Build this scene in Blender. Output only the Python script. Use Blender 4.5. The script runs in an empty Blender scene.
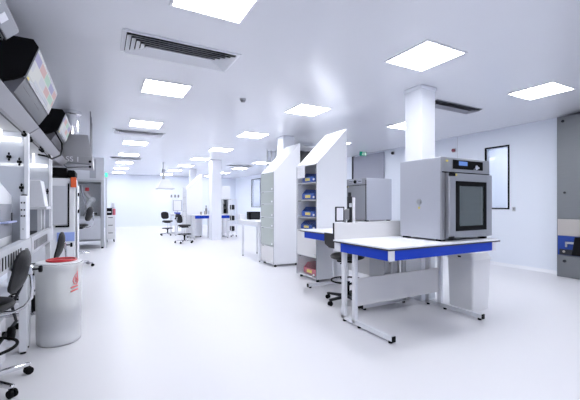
import bpy, bmesh, math, random
from mathutils import Vector, Matrix, Euler
random.seed(7)
SC = bpy.context.scene
COL = SC.collection
PI = math.pi
R = math.radians
CEIL = 2.90

# ------------------------------------------------------------------ materials
def nodes_of(name):
    m = bpy.data.materials.new(name); m.use_nodes = True
    nt = m.node_tree; nt.nodes.clear()
    out = nt.nodes.new('ShaderNodeOutputMaterial')
    return m, nt, out

def mat(name, col, rough=0.5, metal=0.0, spec=0.5, noise=0.0, nscale=8.0, bump=0.0, stretch=None):
    m, nt, out = nodes_of(name)
    b = nt.nodes.new('ShaderNodeBsdfPrincipled')
    b.inputs['Base Color'].default_value = (*col, 1)
    b.inputs['Roughness'].default_value = rough
    b.inputs['Metallic'].default_value = metal
    b.inputs['Specular IOR Level'].default_value = spec
    nt.links.new(b.outputs[0], out.inputs[0])
    if noise or bump:
        tc = nt.nodes.new('ShaderNodeTexCoord')
        src = tc.outputs['Object']
        if stretch:
            mp = nt.nodes.new('ShaderNodeMapping'); mp.inputs['Scale'].default_value = stretch
            nt.links.new(src, mp.inputs[0]); src = mp.outputs[0]
        n = nt.nodes.new('ShaderNodeTexNoise'); n.inputs['Scale'].default_value = nscale
        n.inputs['Detail'].default_value = 4
        nt.links.new(src, n.inputs['Vector'])
        if noise:
            mx = nt.nodes.new('ShaderNodeMix'); mx.data_type = 'RGBA'
            mx.inputs[6].default_value = (*[c * (1 - noise) for c in col], 1)
            mx.inputs[7].default_value = (*[min(1, c * (1 + noise)) for c in col], 1)
            nt.links.new(n.outputs['Fac'], mx.inputs[0])
            nt.links.new(mx.outputs[2], b.inputs['Base Color'])
        if bump:
            bp = nt.nodes.new('ShaderNodeBump'); bp.inputs['Strength'].default_value = bump
            bp.inputs['Distance'].default_value = 0.01
            nt.links.new(n.outputs['Fac'], bp.inputs['Height'])
            nt.links.new(bp.outputs[0], b.inputs['Normal'])
    return m

def emit(name, col, strength):
    m, nt, out = nodes_of(name)
    e = nt.nodes.new('ShaderNodeEmission')
    e.inputs[0].default_value = (*col, 1); e.inputs[1].default_value = strength
    nt.links.new(e.outputs[0], out.inputs[0])
    return m

def pane(name, col, opacity, rough=0.1, gloss=0.08, milky=0):
    """thin see-through sheet: tinted diffuse film over clear, with a little sheen"""
    m, nt, out = nodes_of(name)
    t = nt.nodes.new('ShaderNodeBsdfTransparent')
    d = nt.nodes.new('ShaderNodeBsdfDiffuse'); d.inputs[0].default_value = (*col, 1)
    g = nt.nodes.new('ShaderNodeBsdfGlossy'); g.inputs['Roughness'].default_value = rough
    m1 = nt.nodes.new('ShaderNodeMixShader'); m1.inputs[0].default_value = opacity
    m2 = nt.nodes.new('ShaderNodeMixShader'); m2.inputs[0].default_value = gloss
    nt.links.new(t.outputs[0], m1.inputs[1]); nt.links.new(d.outputs[0], m1.inputs[2])
    nt.links.new(m1.outputs[0], m2.inputs[1]); nt.links.new(g.outputs[0], m2.inputs[2])
    nt.links.new(m2.outputs[0], out.inputs[0])
    if milky:   # light passing through the sheet, for milky plastic
        tl = nt.nodes.new('ShaderNodeBsdfTranslucent'); tl.inputs[0].default_value = (*col, 1)
        m3 = nt.nodes.new('ShaderNodeMixShader'); m3.inputs[0].default_value = milky
        nt.links.new(d.outputs[0], m3.inputs[1]); nt.links.new(tl.outputs[0], m3.inputs[2])
        nt.links.new(m3.outputs[0], m1.inputs[2])
    return m

def screen_mat(name, strength=0.9):
    """user interface on a screen: coloured blocks in a brick layout"""
    m, nt, out = nodes_of(name)
    tc = nt.nodes.new('ShaderNodeTexCoord')
    sx = nt.nodes.new('ShaderNodeSeparateXYZ'); cx = nt.nodes.new('ShaderNodeCombineXYZ')
    nt.links.new(tc.outputs['Object'], sx.inputs[0]); nt.links.new(sx.outputs['Y'], cx.inputs['X']); nt.links.new(sx.outputs['Z'], cx.inputs['Y'])
    v = nt.nodes.new('ShaderNodeTexBrick'); v.inputs['Scale'].default_value = 1.0
    v.inputs['Color1'].default_value = (0, 0, 0, 1); v.inputs['Color2'].default_value = (1, 1, 1, 1); v.inputs['Mortar'].default_value = (.6, .6, .6, 1)
    v.inputs['Mortar Size'].default_value = .006; v.inputs['Brick Width'].default_value = .27; v.inputs['Row Height'].default_value = .075
    v.inputs['Bias'].default_value = 0
    r = nt.nodes.new('ShaderNodeValToRGB'); r.color_ramp.interpolation = 'CONSTANT'
    cols = [(0, (.75, .78, .95)), (.22, (.55, .55, .85)), (.38, (.85, .62, .68)), (.52, (.9, .93, 1)), (.7, (.62, .85, .8)), (.82, (.8, .84, 1))]
    els = r.color_ramp.elements
    els[0].position = 0; els[0].color = (*cols[0][1], 1)
    els[1].position = cols[1][0]; els[1].color = (*cols[1][1], 1)
    for p, c in cols[2:]:
        e = els.new(p); e.color = (*c, 1)
    sp = nt.nodes.new('ShaderNodeSeparateColor')
    e = nt.nodes.new('ShaderNodeEmission'); e.inputs[1].default_value = strength
    nt.links.new(cx.outputs[0], v.inputs['Vector'])
    nt.links.new(v.outputs['Color'], sp.inputs[0]); nt.links.new(sp.outputs[0], r.inputs[0])
    nt.links.new(r.outputs[0], e.inputs[0]); nt.links.new(e.outputs[0], out.inputs[0])
    return m

M = dict(
    floor=mat('floor_vinyl', (.735, .73, .765), .38, spec=.4, noise=.012, nscale=1.3),
    ceiling=mat('ceiling_panel', (.78, .79, .84), .22, spec=.45),
    wall=mat('wall_panel', (.77, .81, .89), .35, spec=.4),
    column=mat('column_paint', (.84, .86, .92), .4),
    white=mat('white_laminate', (.82, .83, .87), .4),
    frame=mat('white_powder_coat', (.76, .77, .81), .4),
    offwhite=mat('offwhite_laminate', (.74, .73, .74), .45),
    cream=mat('cream_panel', (.44, .41, .39), .5),
    blue=mat('blue_laminate', (.005, .045, .48), .42, spec=.25),
    binblue=mat('blue_plastic', (.006, .07, .42), .4, spec=.3),
    red=mat('red_plastic', (.55, .03, .04), .35),
    redbin=mat('dusty_red_plastic', (.55, .12, .17), .5),
    yellow=mat('yellow_label', (.75, .62, .12), .6),
    orange=mat('orange_plastic', (.80, .12, .03), .45),
    black=mat('black_plastic', (.004, .004, .005), .55, spec=.1),
    dark=mat('charcoal_plastic', (.025, .026, .032), .5, spec=.3),
    edge=mat('dark_edge_band', (.03, .03, .035), .5),
    greyplastic=mat('grey_plastic', (.22, .22, .24), .5),
    pad=mat('black_vinyl', (.010, .010, .012), .42, spec=.3, bump=.15, nscale=60),
    chrome=mat('chrome', (.75, .75, .78), .14, metal=1),
    steel=mat('brushed_steel', (.46, .47, .49), .36, metal=1, noise=.06, nscale=6, stretch=(1, 1, 30)),
    steellight=mat('light_brushed_steel', (.60, .61, .64), .34, metal=1, noise=.04, nscale=6, stretch=(1, 1, 30)),
    steeldark=mat('dull_steel', (.25, .26, .275), .45, metal=1, noise=.05, nscale=5, stretch=(1, 1, 20)),
    ovengrey=mat('textured_stainless', (.50, .515, .58), .40, metal=.35, noise=.03, nscale=40),
    ovenfront=mat('oven_front_grey', (.36, .37, .40), .38, metal=.5),
    shelfgrey=mat('shelf_grey_paint', (.42, .42, .45), .5),
    grey=mat('light_grey_paint', (.55, .56, .60), .45),
    hoodgrey=mat('hood_grey_metal', (.36, .36, .38), .4, metal=.3),
    midgrey=mat('mid_grey_paint', (.34, .35, .39), .45),
    doorgrey=mat('grey_door_leaf', (.33, .34, .41), .45),
    worktop=mat('dark_worktop', (.02, .021, .027), .6, spec=.2),
    paper=mat('paper', (.86, .86, .92), .7),
    acrylic=pane('acrylic_sheet', (.78, .81, .88), .55, .08, .07),
    clear=pane('clear_flap', (.80, .83, .88), .015, .1, .02),
    frost=pane('frosted_green_flap', (.74, .80, .77), .6, .15, .06),
    ovenglass=pane('oven_window_glass', (.15, .18, .19), .55, .05, .05),
    glass=pane('window_glass', (.75, .80, .90), .35, .03, .10),
    drumskin=pane('milky_plastic', (.94, .95, .96), .42, .2, .04, milky=.25),
    drumfill=mat('waste_bags', (.27, .28, .33), .8, noise=.35, nscale=7),
    interior=mat('oven_chamber', (.16, .18, .19), .5),
    lamp=emit('led_panel', (.95, .97, 1.0), 13.0),
    tube=emit('streak_glow', (.96, .98, 1.0), 2.0),  # glow of the bench bars that imitate reflected streaks
    exitglow=emit('exit_green', (.01, .30, .22), .35),
    exitwhite=emit('exit_white', (.85, 1, .95), .5),
    lcd=emit('lcd_blue', (.12, .22, .55), .7),
    led=emit('green_indicator', (.1, .9, .5), 1.0),
    screen=screen_mat('touch_screen_picture', .36),
)

# ------------------------------------------------------------------ builders
W = {}          # world position of each object's own origin (as built)

def link(o):
    COL.objects.link(o); return o

def tag(o, label=None, cat=None, group=None, kind=None):
    if label: o['label'] = label
    if cat: o['category'] = cat
    if group: o['group'] = group
    if kind: o['kind'] = kind
    return o

def thing(name, loc, label, cat, group=None):
    o = bpy.data.objects.new(name, None); link(o)
    o.empty_display_size = .1
    o.location = loc; W[o] = Vector(loc)
    return tag(o, label, cat, group)

class MB:
    def __init__(s): s.bm = bmesh.new()
    def _add(s, tmp, mtx=None):
        me = bpy.data.meshes.new('t'); tmp.to_mesh(me); tmp.free()
        if mtx is not None: me.transform(mtx)
        s.bm.from_mesh(me); bpy.data.meshes.remove(me); return s
    def box(s, x0, y0, z0, x1, y1, z1, bev=0.0, seg=1, mtx=None):
        t = bmesh.new(); bmesh.ops.create_cube(t, size=1)
        for v in t.verts:
            v.co = Vector(((x0 + x1) / 2 + v.co.x * (x1 - x0), (y0 + y1) / 2 + v.co.y * (y1 - y0), (z0 + z1) / 2 + v.co.z * (z1 - z0)))
        if bev: bmesh.ops.bevel(t, geom=t.edges[:], offset=bev, segments=seg, profile=.5, affect='EDGES')
        return s._add(t, mtx)
    def prism(s, pts, axis, a, b, bev=0.0, mtx=None):
        """polygon in the two other axes (in xyz order), extruded along axis from a to b"""
        t = bmesh.new()
        def mk(p, c):
            return {'x': (c, p[0], p[1]), 'y': (p[0], c, p[1]), 'z': (p[0], p[1], c)}[axis]
        lo = [t.verts.new(mk(p, a)) for p in pts]; hi = [t.verts.new(mk(p, b)) for p in pts]
        n = len(pts)
        t.faces.new(lo); t.faces.new(hi[::-1])
        for i in range(n): t.faces.new((lo[i], hi[i], hi[(i + 1) % n], lo[(i + 1) % n]))
        bmesh.ops.recalc_face_normals(t, faces=t.faces[:])
        if bev: bmesh.ops.bevel(t, geom=t.edges[:], offset=bev, segments=1, profile=.5, affect='EDGES')
        return s._add(t, mtx)
    def lathe(s, prof, c=(0, 0, 0), seg=24, mtx=None, caps=True):
        t = bmesh.new(); rings = []
        for r, z in prof:
            rings.append([t.verts.new((c[0] + r * math.cos(2 * PI * k / seg), c[1] + r * math.sin(2 * PI * k / seg), c[2] + z)) for k in range(seg)])
        for a, b in zip(rings, rings[1:]):
            for k in range(seg): t.faces.new((a[k], a[(k + 1) % seg], b[(k + 1) % seg], b[k]))
        if caps:
            if prof[0][0] > 1e-5: t.faces.new(rings[0][::-1])
            if prof[-1][0] > 1e-5: t.faces.new(rings[-1])
        bmesh.ops.remove_doubles(t, verts=t.verts[:], dist=1e-6)
        bmesh.ops.recalc_face_normals(t, faces=t.faces[:])
        return s._add(t, mtx)
    def cyl(s, p, q, r, seg=16, r2=None):
        p, q = Vector(p), Vector(q); d = q - p
        t = bmesh.new()
        bmesh.ops.create_cone(t, cap_ends=True, segments=seg, radius1=r, radius2=r if r2 is None else r2, depth=d.length)
        m = Matrix.Translation((p + q) / 2) @ d.to_track_quat('Z', 'Y').to_matrix().to_4x4()
        return s._add(t, m)
    def tube(s, pts, r, seg=10, closed=False):
        pts = [Vector(p) for p in pts]; n = len(pts); t = bmesh.new(); rings = []
        up = None
        for i, p in enumerate(pts):
            a = pts[(i - 1) % n] if (closed or i > 0) else p
            b = pts[(i + 1) % n] if (closed or i < n - 1) else p
            d = (b - a).normalized()
            if up is None:
                up = Vector((0, 0, 1)) if abs(d.z) < .9 else Vector((1, 0, 0))
            x = d.cross(up).normalized(); y = x.cross(d).normalized(); up = y
            rings.append([t.verts.new(p + (x * math.cos(2 * PI * k / seg) + y * math.sin(2 * PI * k / seg)) * r) for k in range(seg)])
        rr = list(zip(rings, rings[1:])) + ([(rings[-1], rings[0])] if closed else [])
        for a, b in rr:
            for k in range(seg): t.faces.new((a[k], a[(k + 1) % seg], b[(k + 1) % seg], b[k]))
        if not closed:
            t.faces.new(rings[0][::-1]); t.faces.new(rings[-1])
        bmesh.ops.recalc_face_normals(t, faces=t.faces[:])
        return s._add(t)
    def ring(s, c, rad, r, seg=36):
        return s.tube([(c[0] + rad * math.cos(2 * PI * k / seg), c[1] + rad * math.sin(2 * PI * k / seg), c[2]) for k in range(seg)], r, 8, True)
    def ball(s, c, r, sc=(1, 1, 1)):
        t = bmesh.new(); bmesh.ops.create_uvsphere(t, u_segments=16, v_segments=10, radius=r)
        return s._add(t, Matrix.Translation(c) @ Matrix.Diagonal((*sc, 1)))
    def quad(s, a, b, c, d):
        t = bmesh.new(); t.faces.new([t.verts.new(p) for p in (a, b, c, d)])
        return s._add(t)
    def loft(s, lo, hi):
        """two equal-length closed loops joined into a closed body"""
        t = bmesh.new(); A = [t.verts.new(p) for p in lo]; B = [t.verts.new(p) for p in hi]; n = len(lo)
        t.faces.new(A); t.faces.new(B[::-1])
        for i in range(n): t.faces.new((A[i], B[i], B[(i + 1) % n], A[(i + 1) % n]))
        bmesh.ops.recalc_face_normals(t, faces=t.faces[:])
        return s._add(t)
    def xf(s, m):
        s.bm.transform(m); return s
    def build(s, name, m, parent=None, loc=None, smooth=True):
        bm = s.bm
        if parent is not None: off = W[parent]
        elif loc is not None: off = Vector(loc)
        else:
            xs = [v.co for v in bm.verts]
            off = Vector(((min(v.x for v in xs) + max(v.x for v in xs)) / 2, (min(v.y for v in xs) + max(v.y for v in xs)) / 2, min(v.z for v in xs)))
        bm.transform(Matrix.Translation(-off))
        me = bpy.data.meshes.new(name); bm.to_mesh(me); bm.free()
        me.materials.append(m if not isinstance(m, str) else M[m])
        if smooth:
            for p in me.polygons: p.use_smooth = True
            me.set_sharp_from_angle(angle=R(38))
        o = bpy.data.objects.new(name, me); link(o)
        if parent is not None: o.parent = parent
        else: o.location = off
        W[o] = off.copy()
        return o

def children(o): return [c for c in COL.objects if c.parent == o]

def copy_tree(o, parent=None):
    kids = children(o)
    c = o.copy(); link(c)
    if parent is not None: c.parent = parent
    for k in kids: copy_tree(k, c)
    return c

def struct(o): o['kind'] = 'structure'; return o

def text_mesh(body, size, depth=.002):
    cu = bpy.data.curves.new('t', 'FONT'); cu.body = body; cu.size = size; cu.extrude = depth
    cu.align_x = 'CENTER'; cu.align_y = 'CENTER'
    o = bpy.data.objects.new('t', cu); link(o)
    dg = bpy.context.evaluated_depsgraph_get(); dg.update()
    me = bpy.data.meshes.new_from_object(o.evaluated_get(dg))
    b = MB(); b.bm.from_mesh(me)
    bpy.data.meshes.remove(me); bpy.data.objects.remove(o); bpy.data.curves.remove(cu)
    return b

FACE_NY = Matrix(((1, 0, 0, 0), (0, 0, -1, 0), (0, 1, 0, 0), (0, 0, 0, 1)))   # text facing -Y
def face_nx():  # text facing -X (reading towards -Y)
    return Matrix.Rotation(-PI / 2, 4, 'Z') @ FACE_NY

# ------------------------------------------------------------------ room shell
XL, XR, YF, YB = -1.45, 7.42, -2.6, 20.8
struct(MB().box(XL - .1, YF - .1, -.1, XR + .1, YB + .1, 0).build('floor', 'floor'))
struct(MB().box(XL - .1, YF - .1, CEIL, XR + .1, YB + .1, CEIL + .1).build('ceiling', 'ceiling'))
struct(MB().box(XL - .1, YF, 0, XL, YB, CEIL).build('wall_left', 'wall'))
struct(MB().box(XL - .1, YB, 0, XR + .1, YB + .1, CEIL).build('wall_back', 'wall'))
struct(MB().box(XL - .1, YF - .1, 0, XR + .1, YF, CEIL).build('wall_front', 'wall'))
# right wall with two window openings
WIN = [(4.14, 4.60, 1.22, 2.50), (16.9, 18.1, 1.15, 2.64)]
b = MB(); y = YF
for (a, c, z0, z1) in WIN:
    b.box(XR, y, 0, XR + .1, a, CEIL); b.box(XR, a, 0, XR + .1, c, z0); b.box(XR, a, z1, XR + .1, c, CEIL); y = c
b.box(XR, y, 0, XR + .1, YB, CEIL)
struct(b.build('wall_right', 'wall'))
struct(MB().prism([(XR, 0), (XR - .035, 0), (XR - .012, .02), (XR, .06)], 'y', 3.2, YB).build('baseboard_right', 'white'))
struct(MB().prism([(YB, 0), (YB - .035, 0), (YB - .012, .02), (YB, .06)], 'x', XL, XR - .04).build('baseboard_back', 'white'))
for i, (a, c, z0, z1) in enumerate(WIN):
    w = MB().box(XR + .075, a, z0, XR + .085, c, z1).build(f'window_{i + 1}', 'glass', loc=(XR, (a + c) / 2, z0)); struct(w)
    f = MB(); t = .03
    f.box(XR - .012, a - t, z0 - t, XR + .02, a, z1 + t); f.box(XR - .012, c, z0 - t, XR + .02, c + t, z1 + t)
    f.box(XR - .012, a, z1, XR + .02, c, z1 + t); f.box(XR - .012, a, z0 - t, XR + .02, c, z0)
    f.build('window_frame', 'black', w)
    MB().box(XR + .101, a - .5, 0, XR + 1.6, c + 1.5, .02).box(XR + 1.6, a - .5, 0, XR + 1.62, c + 1.5, CEIL).box(XR + .101, a - .5, CEIL, XR + 1.6, c + 1.5, CEIL + .02).box(XR + .101, a - .52, 0, XR + 1.6, a - .5, CEIL).box(XR + .101, c + 1.5, 0, XR + 1.6, c + 1.52, CEIL).build('room_beyond', 'wall', w)
    MB().box(XR + .5, c - .1, CEIL - .02, XR + 1.1, c + .5, CEIL - .002).build('room_beyond_added_lamp', 'lamp', w)  # lamp added beyond the wall so the window panes look bright
# wide grey sliding door on the right wall
d = MB().box(XR - .05, 7.70, .01, XR - .012, 9.10, 2.86).build('door_1', 'doorgrey'); struct(d)
MB().box(XR - .075, 7.85, .95, XR - .05, 7.89, 1.25, .006).build('door_handle', 'steel', d)
MB().box(XR - .07, 9.10, .0, XR - .0, 9.16, 2.88).build('door_jamb', 'dark', d)
# square columns
COLS = [(3.754, 3.22, .28), (3.72, 7.15, .30), (3.48, 12.25, .36), (3.60, 16.2, .28)]
CW = ['square white column rising behind the table with the oven',
      'square white column behind the two tall slant-topped cabinets',
      'square white column beside the far bench with blue fascia',
      'square white column deepest in the room near the back wall']
for (x, y, s), lb in zip(COLS, CW):
    o = MB().box(x, y, 0, x + s, y + s, CEIL - .004, .006).build('column', 'column', loc=(x + s / 2, y + s / 2, 0)); struct(o)
    tag(o, lb, 'column')
    if y < 5: MB().box(x - .012, y - .012, CEIL - .05, x + s + .012, y + s + .012, CEIL - .004, .004).build('collar', 'column', o)
# wall panel joints
b = MB()
for y in (5.3, 6.5, 10.3, 11.5, 12.7, 13.9, 15.1):
    b.box(XR - .0025, y - .004, .06, XR - .0005, y + .004, CEIL - .01)
struct(b.build('trim_1', 'grey'))

# ------------------------------------------------------------------ ceiling things
def ceiling_light(x, y, label, h=.30):
    t = thing('ceiling_light', (x, y, CEIL - .012), label, 'ceiling light', 'square led panels in the ceiling')
    f = MB()
    for (x0, y0, x1, y1) in ((-h, -h, h, -h + .02), (-h, h - .02, h, h), (-h, -h + .02, -h + .02, h - .02), (h - .02, -h + .02, h, h - .02)):
        f.box(x + x0, y + y0, CEIL - .012, x + x1, y + y1, CEIL - .001)
    f.build('frame', 'white', t)
    MB().box(x - h + .02, y - h + .02, CEIL - .009, x + h - .02, y + h - .02, CEIL - .002).build('diffuser', 'lamp', t)
ORD = ['nearest', 'second', 'third', 'fourth', 'fifth', 'sixth', 'seventh', 'farthest']
for xr, nm in ((.78, 'row over the aisle'), (3.08, 'middle row by the columns'), (5.46, 'row along the window wall')):
    for k in range(-1, 8):
        o = ORD[k] if k >= 0 else 'one overhead just behind the nearest,'
        if k < 0:  # one extra unseen panel per row, added to brighten the near room
            ceiling_light(xr, .17, f'unseen square white ceiling light panel added above viewpoint in the {nm}'); continue
        ceiling_light(xr, 2.6 + 2.43 * k, f'square white ceiling light panel, {o} one of the {nm}')

def ceiling_vent(x0, y0, x1, y1, label, rings=5, lm='white', fw=.035):
    t = thing('ceiling_vent', ((x0 + x1) / 2, (y0 + y1) / 2, CEIL - .04), label, 'air vent', 'louvred air diffusers in the ceiling')
    f = MB()
    for (a, b_, c, d_) in ((x0, y0, x1, y0 + fw), (x0, y1 - fw, x1, y1), (x0, y0 + fw, x0 + fw, y1 - fw), (x1 - fw, y0 + fw, x1, y1 - fw)):
        f.box(a, b_, CEIL - .012, c, d_, CEIL - .001)
    f.build('frame', lm, t)
    MB().box(x0 + fw + .001, y0 + fw + .001, CEIL - .004, x1 - fw - .001, y1 - fw - .001, CEIL - .002).build('dark_recess', 'dark', t)
    l = MB(); w = (y1 - y0) / 2 - fw - .005; st = w / rings
    for i in range(rings):
        e = fw + .005 + st * i; g = e + st * .9
        lo = [(x0 + e, y0 + e), (x1 - e, y0 + e), (x1 - e, y1 - e), (x0 + e, y1 - e)]
        hi = [(x0 + g, y0 + g), (x1 - g, y0 + g), (x1 - g, y1 - g), (x0 + g, y1 - g)]
        for k in range(4):
            a, c, d_, b_ = lo[k], lo[(k + 1) % 4], hi[(k + 1) % 4], hi[k]
            l.quad((*a, CEIL - .034), (*c, CEIL - .034), (*d_, CEIL - .006), (*b_, CEIL - .006))
    l.build('louvre', lm, t, smooth=False)
ceiling_vent(.17, 3.49, 1.31, 4.01, 'long louvred ceiling vent nearest the camera with dark slots')
ceiling_vent(4.50, 3.56, 5.62, 3.84, 'narrow grey ceiling vent beside the near white column', 3, 'midgrey', .012)
ceiling_vent(.22, 8.20, 1.27, 8.70, 'louvred ceiling vent over the aisle just past the third light')
ceiling_vent(.25, 13.10, 1.27, 13.6, 'distant louvred ceiling vent over the aisle past the fifth light')
ceiling_vent(4.6, 13.5, 5.6, 13.9, 'distant thin dark ceiling vent above the white table', 3)
t = thing('smoke_detector', (1.894, 4.97, CEIL - .05), 'small grey round smoke detector on the bare ceiling', 'smoke detector')
MB().lathe([(.0, -.05), (.03, -.05), (.038, -.03), (.04, -.022)], (1.894, 4.97, CEIL)).build('sensor_head', 'midgrey', t)
MB().lathe([(.045, -.022), (.05, -.015), (.05, -.001)], (1.894, 4.97, CEIL)).build('base', 'grey', t)

t = thing('exit_sign', (6.85, 8.0, 2.73), 'green illuminated running man exit sign hanging by the grey door', 'exit sign')
MB().box(6.72, 8.0, 2.73, 6.98, 8.02, 2.86, .004).build('sign_panel', 'exitglow', t)
g = MB(); px, pz = 6.84, 2.795
g.ball((px, 7.996, pz + .04), .012, (1, .3, 1)).prism([(px - .012, pz + .025), (px + .012, pz + .025), (px + .008, pz - .01), (px - .016, pz - .01)], 'y', 7.994, 7.999)
g.prism([(px - .016, pz - .01), (px - .002, pz - .01), (px - .03, pz - .045), (px - .042, pz - .04)], 'y', 7.994, 7.999)
g.prism([(px - .004, pz - .01), (px + .008, pz - .01), (px + .03, pz - .045), (px + .018, pz - .045)], 'y', 7.994, 7.999)
g.box(6.90, 7.994, 2.75, 6.95, 7.999, 2.84)
g.build('pictogram', 'exitwhite', t)
MB().cyl((6.78, 8.01, 2.86), (6.78, 8.01, 2.899), .006).cyl((6.92, 8.01, 2.86), (6.92, 8.01, 2.899), .006).build('hanger', 'steel', t)

def alarm(y, z, label, m):
    t = thing('alarm_sounder', (XR - .06, y, z), label, 'alarm')
    MB().box(XR - .02, y - .05, z, XR - .001, y + .05, z + .1, .006).build('base', 'grey', t)
    MB().cyl((XR - .06, y, z + .05), (XR - .02, y, z + .05), .04).build('sounder_head', m, t)
alarm(5.38, 2.53, 'small dark red wall sounder above the oven near the ceiling', mat('dark_red', (.18, .02, .04), .4))
alarm(7.35, 2.72, 'small dark wall sounder just beside the grey door top', M['dark'])

t = thing('wall_switch', (XR - .015, 4.03, 1.16), 'small grey switch on the wall below the black framed window', 'switch')
MB().box(XR - .012, 3.99, 1.15, XR - .001, 4.05, 1.24, .004).build('plate', 'grey', t)
MB().box(XR - .018, 4.005, 1.18, XR - .012, 4.035, 1.22, .002).build('rocker', 'midgrey', t)
t = thing('wall_dispenser', (.54, YB - .1, 1.08), 'small grey dispenser alone on the white back wall', 'dispenser')
MB().box(.48, YB - .09, 1.1, .60, YB - .001, 1.34, .015).build('body', 'grey', t)
MB().box(.51, YB - .1, 1.07, .57, YB - .04, 1.1, .004).build('nozzle', 'dark', t)

# ------------------------------------------------------------------ chairs
def make_chair(label, seat_h=.58, ang=15):
    t = thing('lab_chair', (0, 0, 0), label, 'chair', 'black swivel lab chairs on castors')
    MB().lathe([(.0, -.035), (.17, -.035), (.205, -.02), (.215, 0), (.20, .022), (.16, .03), (0, .024)], (0, 0, seat_h), 32,
               mtx=Matrix.Diagonal((1.02, .96, 1, 1))).build('seat', 'pad', t)
    MB().box(-.09, -.09, seat_h - .075, .09, .12, seat_h - .036, .01).cyl((-.10, .02, seat_h - .055), (-.24, .02, seat_h - .065), .008).build('mechanism', 'black', t)
    # padded back: curved shell with rounded corners
    bm = MB(); n, mz = 12, 10; top, bot, half = seat_h + .385, seat_h + .085, .17
    tmp = bmesh.new(); F, Bk = [], []
    for j in range(mz + 1):
        v = j / mz * 2 - 1
        for i in range(n + 1):
            u = i / n * 2 - 1
            k = (1 - abs(v) ** 3.2) ** (1 / 3.2) if abs(v) < 1 else 0
            k = max(k, .45)
            x = u * half * k; z = (top + bot) / 2 + v * (top - bot) / 2
            y = .265 - .045 * (x / half) ** 2 - .025 * v * v + .03 * v
            edge = (1 - max(abs(u), abs(v)) ** 4)
            F.append(tmp.verts.new((x, y - .008 - .022 * edge, z))); Bk.append(tmp.verts.new((x, y + .008 + .016 * edge, z)))
    w = n + 1
    for j in range(mz):
        for i in range(n):
            a = j * w + i
            tmp.faces.new((F[a], F[a + 1], F[a + w + 1], F[a + w])); tmp.faces.new((Bk[a], Bk[a + w], Bk[a + w + 1], Bk[a + 1]))
    rim = [i for i in range(w)] + [j * w + n for j in range(1, mz + 1)] + [mz * w + i for i in range(n - 1, -1, -1)] + [j * w for j in range(mz - 1, 0, -1)]
    for a, b_ in zip(rim, rim[1:] + rim[:1]): tmp.faces.new((F[a], Bk[a], Bk[b_], F[b_]))
    bmesh.ops.recalc_face_normals(tmp, faces=tmp.faces[:])
    bm._add(tmp); bm.build('backrest', 'pad', t)
    h = seat_h
    MB().tube([(0, .1, h - .055), (0, .20, h - .06), (0, .26, h - .03), (0, .30, h + .03), (0, .305, h + .10), (0, .30, h + .17), (0, .29, h + .24)], .011).box(-.022, .275, h + .2, .022, .31, h + .27, .006).build('back_support', 'chrome', t)
    MB().cyl((0, .305, h + .235), (0, .345, h + .235), .007).lathe([(.0, 0), (.022, 0), (.026, .006), (.026, .018), (.02, .024), (0, .024)], seg=14,
        mtx=Matrix.Translation((0, .343, h + .235)) @ Matrix.Rotation(-PI / 2, 4, 'X')).build('adjusting_knob', 'black', t)
    MB().cyl((0, 0, .13), (0, 0, h - .07), .014).build('gas_lift', 'chrome', t)
    MB().cyl((0, 0, .07), (0, 0, .26), .026).build('column_sleeve', 'black', t)
    fr = MB().ring((0, 0, .29), .215, .011)
    for k in range(3):
        a = R(30 + 120 * k); fr.tube([(.02 * math.cos(a), .02 * math.sin(a), .25), (.1 * math.cos(a), .1 * math.sin(a), .27), (.213 * math.cos(a), .213 * math.sin(a), .29)], .008)
    fr.cyl((0, 0, .225), (0, 0, .275), .034).build('foot_ring', 'black' if seat_h < .7 else 'chrome', t)
    for k in range(5):
        a = R(ang + 72 * k); c, s = math.cos(a), math.sin(a); m = Matrix.Rotation(a, 4, 'Z')
        lg = MB().prism([(.015, .105), (.015, .06), (.295, .062), (.31, .066), (.31, .085), (.295, .088)], 'y', -.016, .016, .004)
        lg.xf(m).build('base_leg', 'chrome', t)
        cs = MB().cyl((.295, 0, .05), (.295, 0, .075), .009)
        for yy in (-.022, .006): cs.cyl((.30, yy, .0285), (.30, yy + .016, .0285), .028, 18)
        cs.box(.272, -.006, .03, .312, .006, .058, .003)
        cs.xf(m).build('castor', 'black', t)
    return t

def place(o, x, y, rz):
    o.location = (x, y, 0); o.rotation_euler = (0, 0, R(rz)); return o

# base orientation so that castors fall as seen
c1 = place(make_chair('black lab chair with curved back at the nearest left bench', .585, 48), -.75, 3.13, -90)
def another(label, x, y, rz):
    c = copy_tree(c1); c['label'] = label; place(c, x, y, rz); return c
another('black lab chair whose back shows just behind the white drum', -.665, 4.78, -86)
another('black lab chair with blue cloth beside it at the farthest bench', 2.42, 15.1, 20)
another('black lab chair drawn up to the left end of the blue-fronted far bench', 2.44, 11.85, 115)
another('black lab chair under the far bench right of the column', 4.22, 14.15, 20)
st = make_chair('black and chrome raised lab stool standing before the steel enclosure', .86, 12)
place(st, -.44, 8.4, 255)
c6 = make_chair('low black stool with foot ring tucked behind the oven table', .61, 150)
for ch in children(c6):
    if ch.name.split('.')[0] in ('backrest', 'back_support', 'adjusting_knob'): bpy.data.objects.remove(ch)
c6.name = 'lab_stool'; c6['category'] = 'stool'; del c6['group']
place(c6, 2.86, 3.655, 36)
for ch in children(c6):
    if ch.name.startswith('base_leg'): ch.data.materials[0] = M['dark']
    if ch.name.startswith('seat'): ch.scale = (1.1, 1.1, 1.0)

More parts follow.
